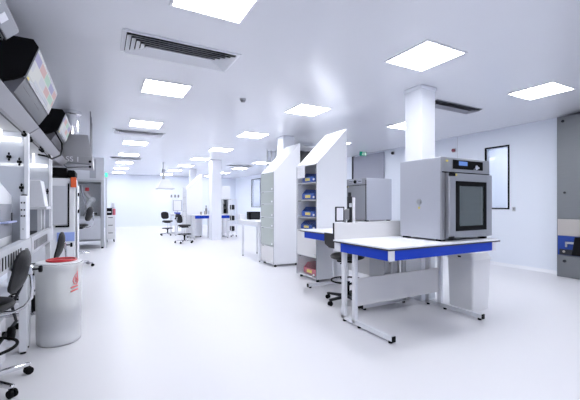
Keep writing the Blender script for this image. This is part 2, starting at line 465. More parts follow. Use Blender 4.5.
# ------------------------------------------------------------------ oven table (front right)
TX0, TX1, TY0, TY1 = 2.29, 4.00, 2.32, 3.185
t = thing('lab_table', ((TX0 + TX1) / 2, (TY0 + TY1) / 2, 0), 'long white table with blue fascia carrying the oven, nearest on the right', 'table')
top = MB().box(TX0, TY0, .872, TX1, TY1, .90, .003).build('tabletop', 'white', t)
e = MB().box(TX0 - .002, TY0 - .002, .870, TX1 + .002, TY1 + .002, .884); e.build('edge_band', 'edge', top)
MB().box(TX0, TY1 - .022, .90, TX1 - .55, TY1, 1.085, .003).build('splashback', 'offwhite', t)
MB().box(TX0 - .004, TY1 - .024, .90, TX0, TY1 + .001, 1.087).build('splashback_edge', 'dark', t)
MB().box(TX0 + .08, TY0 + .012, .775, TX1 - .13, TY0 + .03, .870, .002).build('front_fascia', 'blue', t)
MB().box(TX0 + .012, TY0 + .0205, .775, TX0 + .03, TY1 - .12, .870, .002).build('side_fascia', 'blue', t)
for (x, y) in ((TX0 + .010, TY0 + .008), (TX1 - .13, TY0 + .008)):
    MB().box(x, y, .772, x + .068, y + .020, .870, .002).build('corner_bracket', 'frame', t)
MB().box(TX0 + .008, TY1 - .12, .772, TX0 + .08, TY1 - .01, .870, .003).build('corner_bracket', 'frame', t)
def c_leg(x):
    f = MB()
    f.box(x - .02, TY1 - .125, .03, x + .02, TY1 - .065, .870, .004)
    f.box(x - .02, TY1 - .305, .03, x + .02, TY1 - .25, .870, .004)
    f.box(x - .02, TY0 + .035, .022, x + .02, TY1 - .065, .068, .004)
    f.box(x - .018, TY0 + .06, .83, x + .018, TY1 - .07, .868, .003)
    lg = f.build('leg_frame', 'frame', t)
    MB().box(x - .022, TY0 + .022, .018, x + .022, TY0 + .036, .072, .003).build('end_cap', 'black', lg)
    for yy in (TY0 + .07, TY1 - .1, TY1 - .35):
        MB().cyl((x, yy, 0), (x, yy, .022), .02).build('levelling_foot', 'black', lg)
c_leg(TX0 + .085); c_leg(TX1 - .27)
MB().box(TX0 + .105, TY1 - .275, .20, TX1 - .29, TY1 - .257, .50, .002).build('modesty_panel', 'offwhite', t)

# ------------------------------------------------------------------ ovens
def oven_parts(t, width, depth, height, matside='ovengrey', solid=False):
    """local frame: front at y=0 facing -y, x 0..width, z 0..height (feet included)"""
    o = W[t]; T = Matrix.Translation(o)
    w, d, h = width, depth, height; ft = .02; cz = h - .155
    b = MB().box(0, .022, ft, w, d, h, .004)
    body = b.xf(T).build('body', matside, t)
    ch = MB()   # control head and front rails, leaving the door recess
    ch.box(0, 0, cz, w, .022, h, .003).box(0, .004, ft, .05, .022, cz)
    ch.xf(T).build('front_panel', 'ovenfront', t)
    MB().box(.001, .001, cz - .012, w - .001, .024, cz, 0).xf(T).build('shadow_gap', 'black', t)
    # door with window opening
    x0, x1, z0, z1 = .062, w - .004, ft + .012, cz - .014
    if solid:
        door = MB().box(x0, -.03, z0, x1, .02, z1, .003).xf(T).build('door', 'ovenfront', t)
    else:
        wx0, wx1, wz0, wz1 = .185, w - .115, z0 + .075, z1 - .085
        dm = MB()
        dm.box(x0, -.03, z0, wx0, .02, z1, .003).box(wx1, -.03, z0, x1, .02, z1, .003).box(wx0, -.03, z0, wx1, .02, wz0, .003).box(wx0, -.03, wz1, wx1, .02, z1, .003)
        door = dm.xf(T).build('door', 'ovenfront', t)
        fr = MB(); q = .052
        fr.box(wx0, -.036, wz0, wx0 + q, -.02, wz1).box(wx1 - q, -.036, wz0, wx1, -.02, wz1).box(wx0 + q, -.036, wz0, wx1 - q, -.02, wz0 + q).box(wx0 + q, -.036, wz1 - q, wx1 - q, -.02, wz1)
        fr.xf(T).build('window_frame', 'black', door)
        MB().box(wx0 + q, -.03, wz0 + q, wx1 - q, -.026, wz1 - q).xf(T).build('window_pane', 'ovenglass', door)
        sh = MB().box(wx0 + q, .0, wz0 + q, wx1 - q, .015, wz1 - q)
        sh.xf(T).build('chamber', 'interior', door)
        rk = MB()
        for zz in (.35, .62):
            z_ = wz0 + q + (wz1 - wz0 - 2 * q) * zz
            rk.box(wx0 + q, -.012, z_, wx1 - q, -.006, z_ + .006)
        rk.xf(T).build('rack', 'steel', door)
    MB().box(.052, -.05, z0 + .02, .09, -.0305, z1 - .05, .008).xf(T).build('door_handle', 'ovenfront', door)
    MB().box(.06, -.042, z1 - .035, .165, -.0305, z1 - .002, .004).xf(T).build('hinge', 'black', door)
    MB().box(.06, -.042, z0 + .0, .15, -.0305, z0 + .022, .004).xf(T).build('hinge', 'black', door)
    MB().box(.175, -.034, z1 - .03, .20, -.0305, z1 - .006).xf(T).build('warning_label', 'yellow', door)
    # control strip
    c0, c1_ = .175, w - .14
    if solid:
        cp = MB().box(c0, -.006, cz + .035, c1_, -.0005, h - .022, .002).xf(T).build('control_strip', 'ovengrey', t)
        for zz in (.055, .095): MB().box(c0 + .02, -.009, cz + zz, c0 + .16, -.0062, cz + zz + .012).xf(T).build('slot', 'dark', cp)
        MB().box(c0 + .36, -.009, cz + .075, c1_ - .02, -.0062, cz + .09).xf(T).build('slot', 'dark', cp)
        MB().cyl((c0 + .26, -.035, cz + .08), (c0 + .26, -.0062, cz + .08), .04, 20).xf(T).build('dial', 'black', cp)
    else:
        cp = MB().box(c0, -.008, cz + .035, c1_, -.0005, h - .022, .002).xf(T).build('control_strip', 'black', t)
        MB().box(c0 + .09, -.0105, cz + .075, c0 + .235, -.0085, h - .035).xf(T).build('display', 'lcd', cp)
        k = MB().cyl((c0 + .36, -.038, cz + .06), (c0 + .36, -.0085, cz + .06), .026, 20).cyl((c0 + .41, -.03, cz + .06), (c0 + .41, -.0085, cz + .06), .012)
        k.xf(T).build('dial', 'chrome', cp)
    MB().box(.06, -.003, h - .05, .095, -.0005, h - .03).xf(T).build('badge', 'yellow', t)
    # round port on the left side wall
    pt = MB()
    cy, pz = .30, h * .47
    pt.cyl((-.006, cy, pz), (0, cy, pz), .035, 24)
    pt.xf(T).build('side_port', 'steel', t)
    MB().cyl((-.009, cy, pz), (-.006, cy, pz), .024, 20).xf(T).build('port_plug', 'midgrey', t)
    MB().box(-.002, cy - .012, pz - .08, 0, cy + .012, pz - .055).xf(T).build('port_label', 'yellow', t)
    for (x, y) in ((.05, .06), (w - .05, .06), (.05, d - .06), (w - .05, d - .06)):
        MB().box(x - .035, y - .035, 0, x + .035, y + .035, ft, .002).xf(T).build('foot', 'black', t)

t = thing('drying_oven', (3.157, 2.436, .9008), 'stainless grey oven with black framed glass door on the blue-fronted table', 'oven')
oven_parts(t, .835, .585, .90)

# second oven further back, front facing the aisle, on its own table
t3 = thing('lab_table', (5.65, 6.2, 0), 'white table behind the oven table carrying the second grey oven', 'table')
tp = MB().box(5.15, 5.75, .872, 6.20, 7.15, .90, .003).build('tabletop', 'white', t3)
MB().box(5.148, 5.748, .870, 6.202, 7.152, .884).build('edge_band', 'edge', tp)
for y in (5.9, 7.0):
    lg = MB().box(5.25, y - .02, .02, 6.1, y + .02, .07, .004).box(5.75, y - .02, .07, 5.81, y + .02, .87, .004).box(5.98, y - .02, .07, 6.04, y + .02, .87, .004).build('leg_frame', 'frame', t3)
    for x in (5.3, 6.05): MB().cyl((x, y, 0), (x, y, .022), .02).build('levelling_foot', 'black', lg)
MB().box(6.0, 5.92, .3, 6.02, 6.98, .62).build('modesty_panel', 'offwhite', t3)
t = thing('drying_oven', (0, 0, 0), 'tall grey oven standing behind the oven table with its front turned sideways', 'oven')
oven_parts(t, .80, .80, 1.0, 'ovengrey', True)
t.location = (5.32, 6.92, .9008); t.rotation_euler = (0, 0, R(-90))
# dark cable down the oven front corner
MB().tube([(5.30, 6.10, 1.85), (5.29, 6.09, 1.7), (5.30, 6.10, 1.4), (5.29, 6.09, 1.15), (5.27, 6.06, .93), (5.22, 5.98, .912)], .008).build('power_cable', 'black')
tag(bpy.data.objects['power_cable'], 'thin black cable hanging down the corner of the second oven', 'cable')

# ------------------------------------------------------------------ cross table behind the oven table
t = thing('lab_table', (3.2, 4.0, 0), 'white table with short blue fascia standing in front of the blue bin cabinet', 'table')
tp = MB().box(2.76, 3.23, .872, 3.60, 4.72, .90, .003).build('tabletop', 'white', t)
MB().box(2.758, 3.228, .870, 3.602, 4.722, .884).build('edge_band', 'edge', tp)
MB().box(2.775, 4.0, .775, 2.792, 4.62, .870, .002).build('side_fascia', 'blue', t)
MB().box(2.77, 4.62, .772, 2.84, 4.70, .870, .003).build('corner_bracket', 'frame', t)
MB().prism([(4.02, .90), (3.80, .90), (3.70, .80), (3.70, .76), (3.78, .70), (3.9, .70), (4.0, .74), (4.02, .80)], 'x', 2.735, 2.757, .004).build('cable_cover', mat('dark_grey_cover', (.035, .034, .036), .55, spec=.25), t)
for y in (3.29, 4.55):
    f = MB().box(2.80, y - .02, .022, 3.55, y + .02, .068, .004).box(3.28, y - .02, .03, 3.34, y + .02, .87, .004).box(3.47, y - .02, .03, 3.53, y + .02, .87, .004)
    lg = f.build('leg_frame', 'frame', t)
    MB().box(2.786, y - .022, .018, 2.80, y + .022, .072, .003).build('end_cap', 'black', lg)
    for x in (2.84, 3.5): MB().cyl((x, y, 0), (x, y, .022), .02).build('levelling_foot', 'black', lg)
MB().box(3.46, 3.33, .25, 3.478, 4.51, .6, .002).build('modesty_panel', 'offwhite', t)

t = thing('drawer_pedestal', (3.33, 3.48, 0), 'pale grey pedestal on black castors under the table behind the oven table', 'drawer unit')
pd = MB().box(3.205, 3.34, .05, 3.44, 3.62, .58, .004).build('body', 'grey', t)
for k in range(3):
    dr = MB().box(3.215, 3.326, .07 + .17 * k, 3.43, 3.34, .22 + .17 * k, .003).build('drawer', 'white', t)
    MB().box(3.28, 3.318, .18 + .17 * k, 3.37, 3.326, .195 + .17 * k).build('handle', 'steel', dr)
for x in (3.24, 3.41):
    for y in (3.38, 3.58): MB().cyl((x - .01, y, .025), (x + .01, y, .025), .025).cyl((x, y, .025), (x, y, .05), .008).build('castor', 'black', t)

# inspection instrument on that table
t = thing('inspection_microscope', (2.93, 3.62, .90), 'dark inspection microscope with a square tilted viewing panel above the splashback', 'microscope')
MB().box(2.85, 3.52, .90, 3.05, 3.74, .93, .006).build('base', 'grey', t)
MB().box(2.955, 3.58, .93, 3.0, 3.64, 1.385, .008).build('column', 'white', t)
MB().box(2.90, 3.585, .93, 2.953, 3.635, 1.40, .008).cyl((2.925, 3.61, 1.40), (2.925, 3.61, 1.45), .022).build('focus_rack', 'dark', t)
MB().box(2.898, 3.575, 1.26, 2.945, 3.584, 1.31).build('label_plate', 'grey', t)
MB().prism([(2.79, 1.20), (2.90, 1.24), (2.90, 1.10), (2.84, 1.06), (2.79, 1.08)], 'y', 3.58, 3.63, .005).build('arm', 'greyplastic', t)
p = MB().box(2.675, 3.56, 1.085, 2.79, 3.575, 1.255, .006).build('viewing_panel', 'paper', t)
f = MB()
f.box(2.665, 3.555, 1.075, 2.68, 3.58, 1.265, .004).box(2.785, 3.555, 1.075, 2.80, 3.58, 1.265, .004).box(2.665, 3.555, 1.25, 2.80, 3.58, 1.265, .004).box(2.665, 3.555, 1.075, 2.80, 3.58, 1.09, .004)
f.build('panel_frame', 'dark', p)
MB().cyl((2.855, 3.6, 1.0), (2.855, 3.6, 1.10), .022).cyl((2.855, 3.6, .955), (2.855, 3.6, 1.0), .014).build('objective', 'chrome', t)

shift0 = [o for o in COL.objects if o.name == 'inspection_microscope'][0]; shift0.location.x -= .065

# pale waste bin at the right end of the oven table
t = thing('waste_bin', (4.09, 2.76, 0), 'tall pale plastic waste bin at the right end of the oven table', 'waste bin')
def rect(x0, y0, x1, y1, z, r=.03, n=4):
    pts = []
    for cx, cy, a0 in ((x1 - r, y1 - r, 0), (x0 + r, y1 - r, 90), (x0 + r, y0 + r, 180), (x1 - r, y0 + r, 270)):
        for k in range(n + 1):
            a = R(a0 + 90 * k / n); pts.append((cx + r * math.cos(a), cy + r * math.sin(a), z))
    return pts
MB().loft(rect(3.92, 2.60, 4.25, 2.925, 0), rect(3.905, 2.585, 4.275, 2.94, .62)).build('body', mat('pale_bin_plastic', (.78, .78, .80), .45), t)
MB().loft(rect(3.895, 2.575, 4.285, 2.95, .62), rect(3.91, 2.60, 4.255, 2.93, .70, .05)).build('lid', mat('pale_bin_lid', (.80, .80, .82), .4), t)
MB().box(3.895, 2.74, .64, 3.905, 2.78, .66).build('latch', 'dark', t)
MB().tube([(4.25, 2.64, .62), (4.31, 2.64, .60), (4.33, 2.70, .57), (4.33, 2.82, .57), (4.31, 2.87, .60), (4.25, 2.87, .62)], .01).build('handle', 'offwhite', t)

# ------------------------------------------------------------------ tall cabinets with slanted tops
def slant_cabinet(x, y, label, flapmat, zs, wid=.65, dep=.62, zf=1.97, zr=2.60, opaque=()):
    t = thing('tall_cabinet', (x + dep / 2, y + wid / 2, 0), label, 'cabinet', None)
    z0 = .05
    prof = [(x, z0), (x + dep, z0), (x + dep, zr), (x, zf)]
    for (a, b_) in ((y, y + .02), (y + wid - .02, y + wid)):
        MB().prism(prof, 'y', a, b_, .002).build('side_panel', 'white', t)
    MB().prism([(x + .006, zf + .004), (x + dep - .004, zr + .0), (x + dep - .004, zr - .02), (x + .006, zf - .016)], 'y', y + .02, y + wid - .02).build('slanted_top', 'white', t)
    MB().box(x + dep - .02, y + .02, z0, x + dep, y + wid - .02, zr - .025).build('back_panel', 'grey', t)
    MB().box(x + .02, y + .02, z0, x + dep - .02, y + wid - .02, z0 + .02).build('bottom_panel', 'white', t)
    for z in zs[1:-1]:
        MB().box(x + .012, y + .02, z - .008, x + dep - .02, y + wid - .02, z + .008).build('shelf', 'grey', t)
    for i, (a, b_) in enumerate(zip(zs[:-1], zs[1:])):
        m = 'offwhite' if i in opaque else flapmat
        fl = MB().box(x - .006, y + .01, b_ + .006, x + .0, y + wid - .01, a - .006, .001).build('door_flap', m, t)
        MB().cyl((x - .022, y + .07, b_ + .05), (x - .006, y + .07, b_ + .05), .018).build('knob', 'white', fl)
        MB().box(x - .009, y + wid - .16, a - .022, x - .006, y + wid - .06, a - .012).build('hinge', 'dark', fl)
    e = MB().box(x - .008, y, z0, x - .001, y + .009, zf).box(x - .008, y + wid - .009, z0, x - .001, y + wid, zf)
    e.build('front_edge', 'midgrey', t)
    for (a, b_) in ((x + .06, y + .06), (x + dep - .06, y + .06), (x + .06, y + wid - .06), (x + dep - .06, y + wid - .06)):
        MB().cyl((a, b_, 0), (a, b_, .03), .028).cyl((a, b_, .03), (a, b_, z0), .012).build('levelling_foot', 'black', t)
    return t
ZS1 = [1.96, 1.66, 1.365, 1.067, .85, .405, .07]
slant_cabinet(3.10, 4.77, 'tall white slant-topped cabinet with blue bins behind clear flaps', 'clear', ZS1, opaque=(4,))
ZS0 = [1.96, 1.56, 1.30, 1.02, .80, .42, .07]
slant_cabinet(3.10, 6.37, 'tall white slant-topped cabinet with frosted greenish flaps and no bins', 'frost', ZS0, opaque=(5,))
slant_cabinet(2.87, 13.6, 'distant white slant-topped cabinet behind the blue-fronted far bench', 'white', ZS0, zf=1.85, zr=2.48)

def make_bin(x, y, z, wid, dep, h, m, label, lab='yellow', group='blue bins in the cabinet'):
    t = thing('storage_bin', (x + dep / 2, y + wid / 2, z), label, 'storage bin', group)
    b = MB(); w = .006
    b.box(x, y, z, x + dep, y + wid, z + w)
    side = [(x, z), (x + dep, z), (x + dep, z + h), (x + .08, z + h), (x + .02, z + h * .62), (x, z + h * .55)]
    b.prism(side, 'y', y, y + w).prism(side, 'y', y + wid - w, y + wid)
    b.box(x, y + w, z, x + w, y + wid - w, z + h * .55).box(x + dep - w, y + w, z, x + dep, y + wid - w, z + h)
    b.build('bin_body', m, t)
    MB().box(x - .003, y + wid * .30, z + h * .14, x - .0005, y + wid * .72, z + h * .42).build('label_card', lab, t)
    return t
bx = 3.135
make_bin(bx, 4.93, 1.675, .36, .30, .17, 'binblue', 'blue bin on the top shelf of the cabinet, partly behind paper')
make_bin(bx, 4.90, 1.380, .40, .30, .18, 'binblue', 'blue bin on the second shelf from the cabinet top')
make_bin(bx, 4.90, 1.082, .40, .30, .17, 'binblue', 'blue bin on the third shelf, just above the table end')
make_bin(bx, 4.96, .865, .38, .30, .14, 'binblue', 'lowest blue bin, half hidden by the blue table fascia')
make_bin(bx, 4.86, .095, .38, .34, .18, 'redbin', 'dusty red bin with yellow label at the cabinet bottom', group='red bin in the cabinet')
o = MB().box(3.0885, 5.13, 1.755, 3.0905, 5.395, 1.985).build('paper_sheet', 'paper'); tag(o, 'white paper sheet posted on the top flap of the bin cabinet', 'paper')
s_ = MB()
for k in range(6): s_.box(3.0875, 5.18, 1.80 + .025 * k, 3.0884, 5.18 + .12 + .04 * (k % 3), 1.803 + .025 * k)
s_.build('ruled_line', 'grey', o)

# dark wire rack seen between the two cabinets
t = thing('steel_rack', (4.75, 7.95, 0), 'dark steel rack standing behind the tall cabinets, top visible between them', 'rack')
for (x, y) in ((4.36, 7.65), (5.15, 7.65), (4.36, 8.2), (5.15, 8.2)):
    MB().box(x - .02, y - .02, 0, x + .02, y + .02, 2.84, .002).build('upright', 'grey', t)
for z in (.25, .85, 1.45, 2.05, 2.77):
    MB().box(4.38, 7.64, z, 5.13, 8.21, z + .04).build('shelf', 'grey', t)
MB().box(4.385, 8.18, .3, 5.125, 8.19, 2.76).build('back_panel', 'dark', t)

# steel service drop from the ceiling behind the cabinets
t = thing('service_column', (4.3, 9.2, 2.30), 'steel service drop hanging from the ceiling behind the frosted cabinet', 'service column')
MB().box(4.24, 9.2, 2.30, 4.60, 9.3, 2.36, .003).build('outlet_rail', 'steeldark', t)
for x in (4.28, 4.42, 4.56): MB().cyl((x, 9.25, 2.36), (x, 9.25, CEIL - .001), .018).build('pipe', 'steel', t)
MB().box(4.3, 9.24, 2.38, 4.54, 9.26, 2.86).build('panel', 'glass', t)

# white table in the gap, with black box
t = thing('side_table', (3.36, 7.8, 0), 'plain white table with slim legs left of the frosted cabinet', 'table')
MB().box(3.06, 7.12, .865, 3.66, 8.50, .90, .003).box(3.10, 7.14, .80, 3.62, 8.46, .865, 0).build('tabletop', 'white', t)
for (x, y) in ((3.13, 7.17), (3.60, 7.17), (3.13, 8.22), (3.60, 8.42)):
    lg = MB().box(x - .02, y - .02, .02, x + .02, y + .02, .82, .003).build('leg', 'white', t)
    MB().cyl((x, y, 0), (x, y, .02), .018).build('levelling_foot', 'dark', lg)
t = thing('benchtop_box', (3.46, 8.32, .90), 'black box standing on the plain white table', 'box')
MB().box(3.31, 8.22, .905, 3.61, 8.42, 1.10, .008).build('housing', 'black', t)
MB().box(3.34, 8.213, .93, 3.58, 8.22, 1.08, .003).build('front_plate', 'dark', t)
for x in (3.32, 3.55): MB().box(x, 8.24, .90, x + .04, 8.40, .905).build('foot', 'black', t)
t = thing('carton', (3.16, 8.38, .90), 'small white carton on the plain white table beside the black box', 'box')
MB().box(3.09, 8.30, .9005, 3.23, 8.46, 1.02, .002).build('carton_body', 'white', t)
MB().box(3.085, 8.295, 1.02, 3.235, 8.465, 1.045, .002).build('lid', 'paper', t)

# ------------------------------------------------------------------ far benches
t = thing('lab_bench', (3.45, 12.4, 0), 'far white bench with bright blue fascia beside the column', 'bench')
tp = MB().box(2.76, 12.0, .872, 4.20, 12.8, .90, .003).build('tabletop', 'white', t)
MB().box(2.84, 12.01, .76, 4.15, 12.03, .870).build('front_fascia', 'blue', t)
for x in (2.83, 3.5, 4.1):
    f = MB().box(x - .02, 12.04, .02, x + .02, 12.72, .07).box(x - .03, 12.10, .07, x + .03, 12.15, .87).box(x - .03, 12.6, .07, x + .03, 12.66, .87)
    lg = f.build('leg_frame', 'frame', t)
    for y in (12.08, 12.68): MB().cyl((x, y, 0), (x, y, .022), .02).build('levelling_foot', 'black', lg)
MB().box(3.54, 12.62, .3, 4.06, 12.64, .62).build('modesty_panel', 'offwhite', t)
t = thing('analyser', (4.12, 12.5, .90), 'grey boxed analyser with dark machine inside, right of the column', 'instrument')
f = MB()
f.box(3.97, 12.3, .90, 4.19, 12.75, .93).box(3.97, 12.3, 1.47, 4.19, 12.75, 1.50).box(3.97, 12.73, .93, 4.19, 12.75, 1.47).box(3.97, 12.3, .93, 3.985, 12.73, 1.47).box(4.175, 12.3, .93, 4.19, 12.73, 1.47)
f.build('enclosure', 'grey', t)
MB().box(4.02, 12.5, .93, 4.14, 12.7, 1.05, .01).cyl((4.08, 12.6, 1.05), (4.08, 12.6, 1.32), .04).box(4.03, 12.45, 1.2, 4.13, 12.64, 1.3, .012).build('machine', 'dark', t)
MB().box(4.03, 12.40, .93, 4.13, 12.47, 1.10, .012).build('eyepiece_block', 'black', t)
t = thing('wire_trolley', (4.36, 12.6, 0), 'slim white wire trolley beside the far analyser', 'trolley')
for (x, y) in ((4.27, 12.35), (4.48, 12.35), (4.27, 12.75), (4.48, 12.75)):
    MB().cyl((x, y, .06), (x, y, 1.5), .014).build('upright', 'frame', t)
    MB().cyl((x - .012, y, .03), (x + .012, y, .03), .03).cyl((x, y, .03), (x, y, .065), .01).build('castor', 'black', t)
for z in (.2, .62, 1.05, 1.46): MB().box(4.26, 12.34, z, 4.49, 12.76, z + .025, .004).build('shelf', 'frame', t)
for k, z in enumerate((.226, .646, 1.076)):
    o = MB().box(4.31, 12.42, z, 4.44, 12.66, z + .19, .02).build('instrument_case', 'dark')
    tag(o, 'dark case on the %s shelf of the slim white trolley' % ('bottom', 'second', 'third')[k], 'case', 'dark cases on the white trolley')
# things standing on the far bench
for (x, y, h, nm, lb) in ((3.12, 12.25, .11, 'cup', 'small pale cup at the left of the far blue-fronted bench'), (3.28, 12.3, .13, 'cup', 'small pale cup in the middle of the far blue-fronted bench')):
    o = MB().lathe([(0, 0), (.035, 0), (.045, h), (.040, h), (.032, .01), (0, .01)], (x, y, .90), 16).build(nm, 'cream'); tag(o, lb, 'cup', 'cups on the far bench')
for i, (x, hh) in enumerate(((3.36, .34), (3.50, .22))):
    t = thing('reagent_bottle', (x, 12.45, .90), ('taller' if i == 0 else 'shorter') + ' dark capped bottle on the far bench by the column', 'bottle', 'bottles on the far bench')
    MB().lathe([(0, 0), (.04, 0), (.042, .02), (.042, hh * .6), (.016, hh * .78), (.016, hh * .88)], (x, 12.45, .90), 16).build('bottle_body', 'greyplastic', t)
    MB().lathe([(.02, hh * .88), (.02, hh), (0, hh)], (x, 12.45, .90), 12).build('cap', 'dark', t)

t = thing('lab_bench', (2.95, 15.0, 0), 'farthest white bench with open frame legs carrying a monitor', 'bench')
tp = MB().box(2.62, 14.75, .872, 3.40, 15.9, .90, .003).build('tabletop', 'white', t)
MB().box(2.63, 14.76, .80, 2.65, 15.88, .870).build('side_fascia', 'frame', t)
for y in (14.82, 15.82):
    f = MB()
    for x in (2.68, 2.95, 3.32): f.box(x - .025, y - .025, .07, x + .025, y + .025, .87)
    f.box(2.64, y - .02, .02, 3.36, y + .02, .07)
    lg = f.build('leg_frame', 'frame', t)
    for x in (2.7, 3.3): MB().cyl((x, y, 0), (x, y, .022), .02).build('levelling_foot', 'black', lg)
t = thing('monitor', (2.85, 15.2, .90), 'pale flat monitor with grey edge on the farthest bench', 'monitor')
MB().box(2.66, 15.19, 1.0, 3.02, 15.23, 1.46, .006).build('screen_housing', 'midgrey', t)
MB().box(2.68, 15.184, 1.02, 2.99, 15.19, 1.44).build('screen_face', 'paper', t)
MB().box(2.82, 15.2, .92, 2.86, 15.24, 1.0).box(2.72, 15.12, .90, 2.96, 15.32, .92, .004).build('stand', 'grey', t)
t = thing('tool_rail', (2.72, 15.5, .90), 'small rail with three dark fittings above the far monitor', 'rail')
MB().box(2.69, 15.5, .90, 2.72, 15.53, 1.60).box(3.05, 15.5, .90, 3.08, 15.53, 1.60).box(2.60, 15.5, 1.60, 3.10, 15.53, 1.63).build('rail_post', 'frame', t)
for x in (2.64, 2.79, 2.93): MB().box(x - .03, 15.44, 1.58, x + .03, 15.5, 1.70, .008).build('fitting', 'greyplastic', t)
o = MB().box(2.66, 14.72, .902, 2.88, 15.0, .95, .012).box(2.68, 14.72, .76, 2.86, 14.744, .925, .004).build('cloth', mat('blue_cloth', (.05, .08, .45), .8)); tag(o, 'blue cloth hanging over the edge of the farthest bench', 'cloth')

def shift(part, dx, dy):
    for o in COL.objects:
        if part in o.get('label', ''): o.location.x += dx; o.location.y += dy
for part in ('far white bench with bright', 'small pale cup', 'dark capped bottle'): shift(part, .16, .72)
shift('grey boxed analyser', .17, .72); shift('slim white wire trolley', .22, .72); shift('shelf of the slim white trolley', .22, .72)

# hanging extraction hood at the back
t = thing('extraction_hood', (2.15, 14.0, 1.87), 'white pyramid extraction hood hanging from the ceiling near the back', 'extraction hood')
def ring4(cx, cy, hx, hy, z): return [(cx - hx, cy - hy, z), (cx + hx, cy - hy, z), (cx + hx, cy + hy, z), (cx - hx, cy + hy, z)]
MB().loft(ring4(2.15, 14, .30, .30, 1.90), ring4(2.15, 14, .13, .13, 2.24)).build('hood_skirt', 'white', t)
MB().loft(ring4(2.15, 14, .31, .31, 1.87), ring4(2.15, 14, .31, .31, 1.90)).build('rim', 'grey', t)
MB().cyl((2.10, 14, 2.24), (2.10, 14, 2.56), .05).build('neck', 'steel', t)
MB().ball((2.10, 14, 2.58), .07).build('joint', 'midgrey', t)
MB().cyl((2.10, 14, 2.60), (2.10, 14, CEIL - .001), .035).build('duct', 'steellight', t)

# tall pale unit on the right behind the far bench
t = thing('storage_cupboard', (4.7, 15.2, 0), 'pale storage cupboard behind the far analyser right of the column', 'cupboard')
MB().box(4.3, 15.0, 0, 5.1, 15.5, 2.1, .004).build('body', 'white', t)
for x in (4.31, 4.705):
    dr = MB().box(x, 14.985, .05, x + .385, 15.0, 2.08, .003).build('door', 'white', t)
    MB().cyl((x + (.35 if x < 4.5 else .03), 14.97, 1.0), (x + (.35 if x < 4.5 else .03), 14.97, 1.2), .008).build('handle', 'steel', dr)

# ------------------------------------------------------------------ left workbenches
XF, XBK = -.55, -1.28
def workbench(y0, y1, ysh, label, slots, panel_knobs, streak_z):
    t = thing('workbench', ((XF + XBK) / 2, (y0 + y1) / 2, 0), label, 'workbench', 'laboratory workbenches along the left side')
    MB().box(XBK, y0, .93, XF - .035, y1, .965, .003).build('worktop', 'worktop', t)
    # slotted front lip made of bars
    l = MB(); a, b_ = slots; zb, zt = .845, 1.0
    l.box(XF - .003, y0, .958, XF, y1, zt).box(XF - .003, y0, zb, XF, y1, .870)
    l.box(XF - .003, y0, .870, XF, a, .958).box(XF - .003, b_, .870, XF, y1, .958)
    n = round((b_ - a) / .08)
    for k in range(1, n):
        yy = a + (b_ - a) * k / n; l.box(XF - .003, yy - .014, .870, XF, yy + .014, .958)
    l.box(XF - .05, y0, zt - .006, XF - .003, y1, zt).box(XF - .03, y0, zb, XF - .003, y1, zb + .004)
    lip = l.build('front_lip', 'grey', t)
    MB().box(XF - .020, a - .02, .856, XF - .005, b_ + .02, .966).build('slot_backing', 'black', lip)
    MB().box(XBK, y0, .15, XBK + .02, y1, .93).build('rear_panel', 'offwhite', t)
    # legs, posts
    for y in (y0 + .03, y1 - .075):
        for x in (XF - .075, XBK + .021):
            lg = MB().box(x, y, .02, x + .055, y + .055, .845 if x > -1 else .93, .003).build('leg', 'frame', t)
            MB().cyl((x + .027, y + .027, 0), (x + .027, y + .027, .02), .022).build('levelling_foot', 'black', lg)
        MB().box(XBK + .08, y + .01, .08, XF - .08, y + .045, .12, .003).build('cross_bar', 'frame', t)
    y = y1 - .075
    MB().box(XF - .036, y - .01, 1.0, XF - .006, y + .06, 1.918, .003).build('post', 'white', t)
    MB().box(XBK, y, .965, XBK + .03, y + .055, 1.918, .003).build('post', 'white', t)
    sp = MB().box(XBK + .03, y + .012, .965, XF - .036, y + .018, 1.918).build('side_panel', 'acrylic', t)
    for (x, z) in panel_knobs:
        k = MB()
        k.cyl((x, y + .012, z), (x, y - .025, z), .012)
        for j in range(4):
            ca, sa = math.cos(PI / 2 * j), math.sin(PI / 2 * j); k.ball((x + .010 * ca, y - .03, z + .016 * sa * 1.5), .008, (1, .6, 1.6))
        k.build('star_knob', 'black', sp)
    # shelf with fascia
    MB().box(XBK, y0, 1.925, XF - .02, ysh, 1.985, .003).build('overhead_shelf', 'shelfgrey', t)
    MB().prism([(XF - .019, 1.92), (XF + .06, 1.984), (XF + .058, 1.99), (XF - .019, 1.99)], 'y', y0, ysh).build('shelf_fascia', 'shelfgrey', t)
    # thin rods under the front edge with black end mounts
    for (ra, rb) in ((y0 + .15, (y0 + y1) / 2 - .02), ((y0 + y1) / 2 + .1, y1 - .12)):
        rd = MB().cyl((XF - .03, ra, 1.895), (XF - .03, rb, 1.895), .006).build('rod', 'dark', t)
        for yy in (ra, rb): MB().ball((XF - .03, yy, 1.893), .02).cyl((XF - .03, yy, 1.893), (XF - .03, yy, 1.924), .01).build('rod_mount', 'black', rd)
    MB().box(XBK + .05, y - .055, streak_z, XF - .05, y - .03, streak_z + .035, .004).box(XBK + .05, y - .05, streak_z + .035, XBK + .07, y - .035, 1.922).box(XF - .2, y - .05, streak_z + .035, XF - .18, y - .035, 1.922).build('streak_bar', 'tube', t)  # glowing bar stands in for a bright streak reflected in the panel
    return t
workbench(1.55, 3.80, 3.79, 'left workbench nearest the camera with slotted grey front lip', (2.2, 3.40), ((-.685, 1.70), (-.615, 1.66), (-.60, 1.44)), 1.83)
workbench(3.83, 5.40, 6.72, 'second left workbench, behind the white drum', (3.98, 4.85), ((-.60, 1.46),), 1.76)

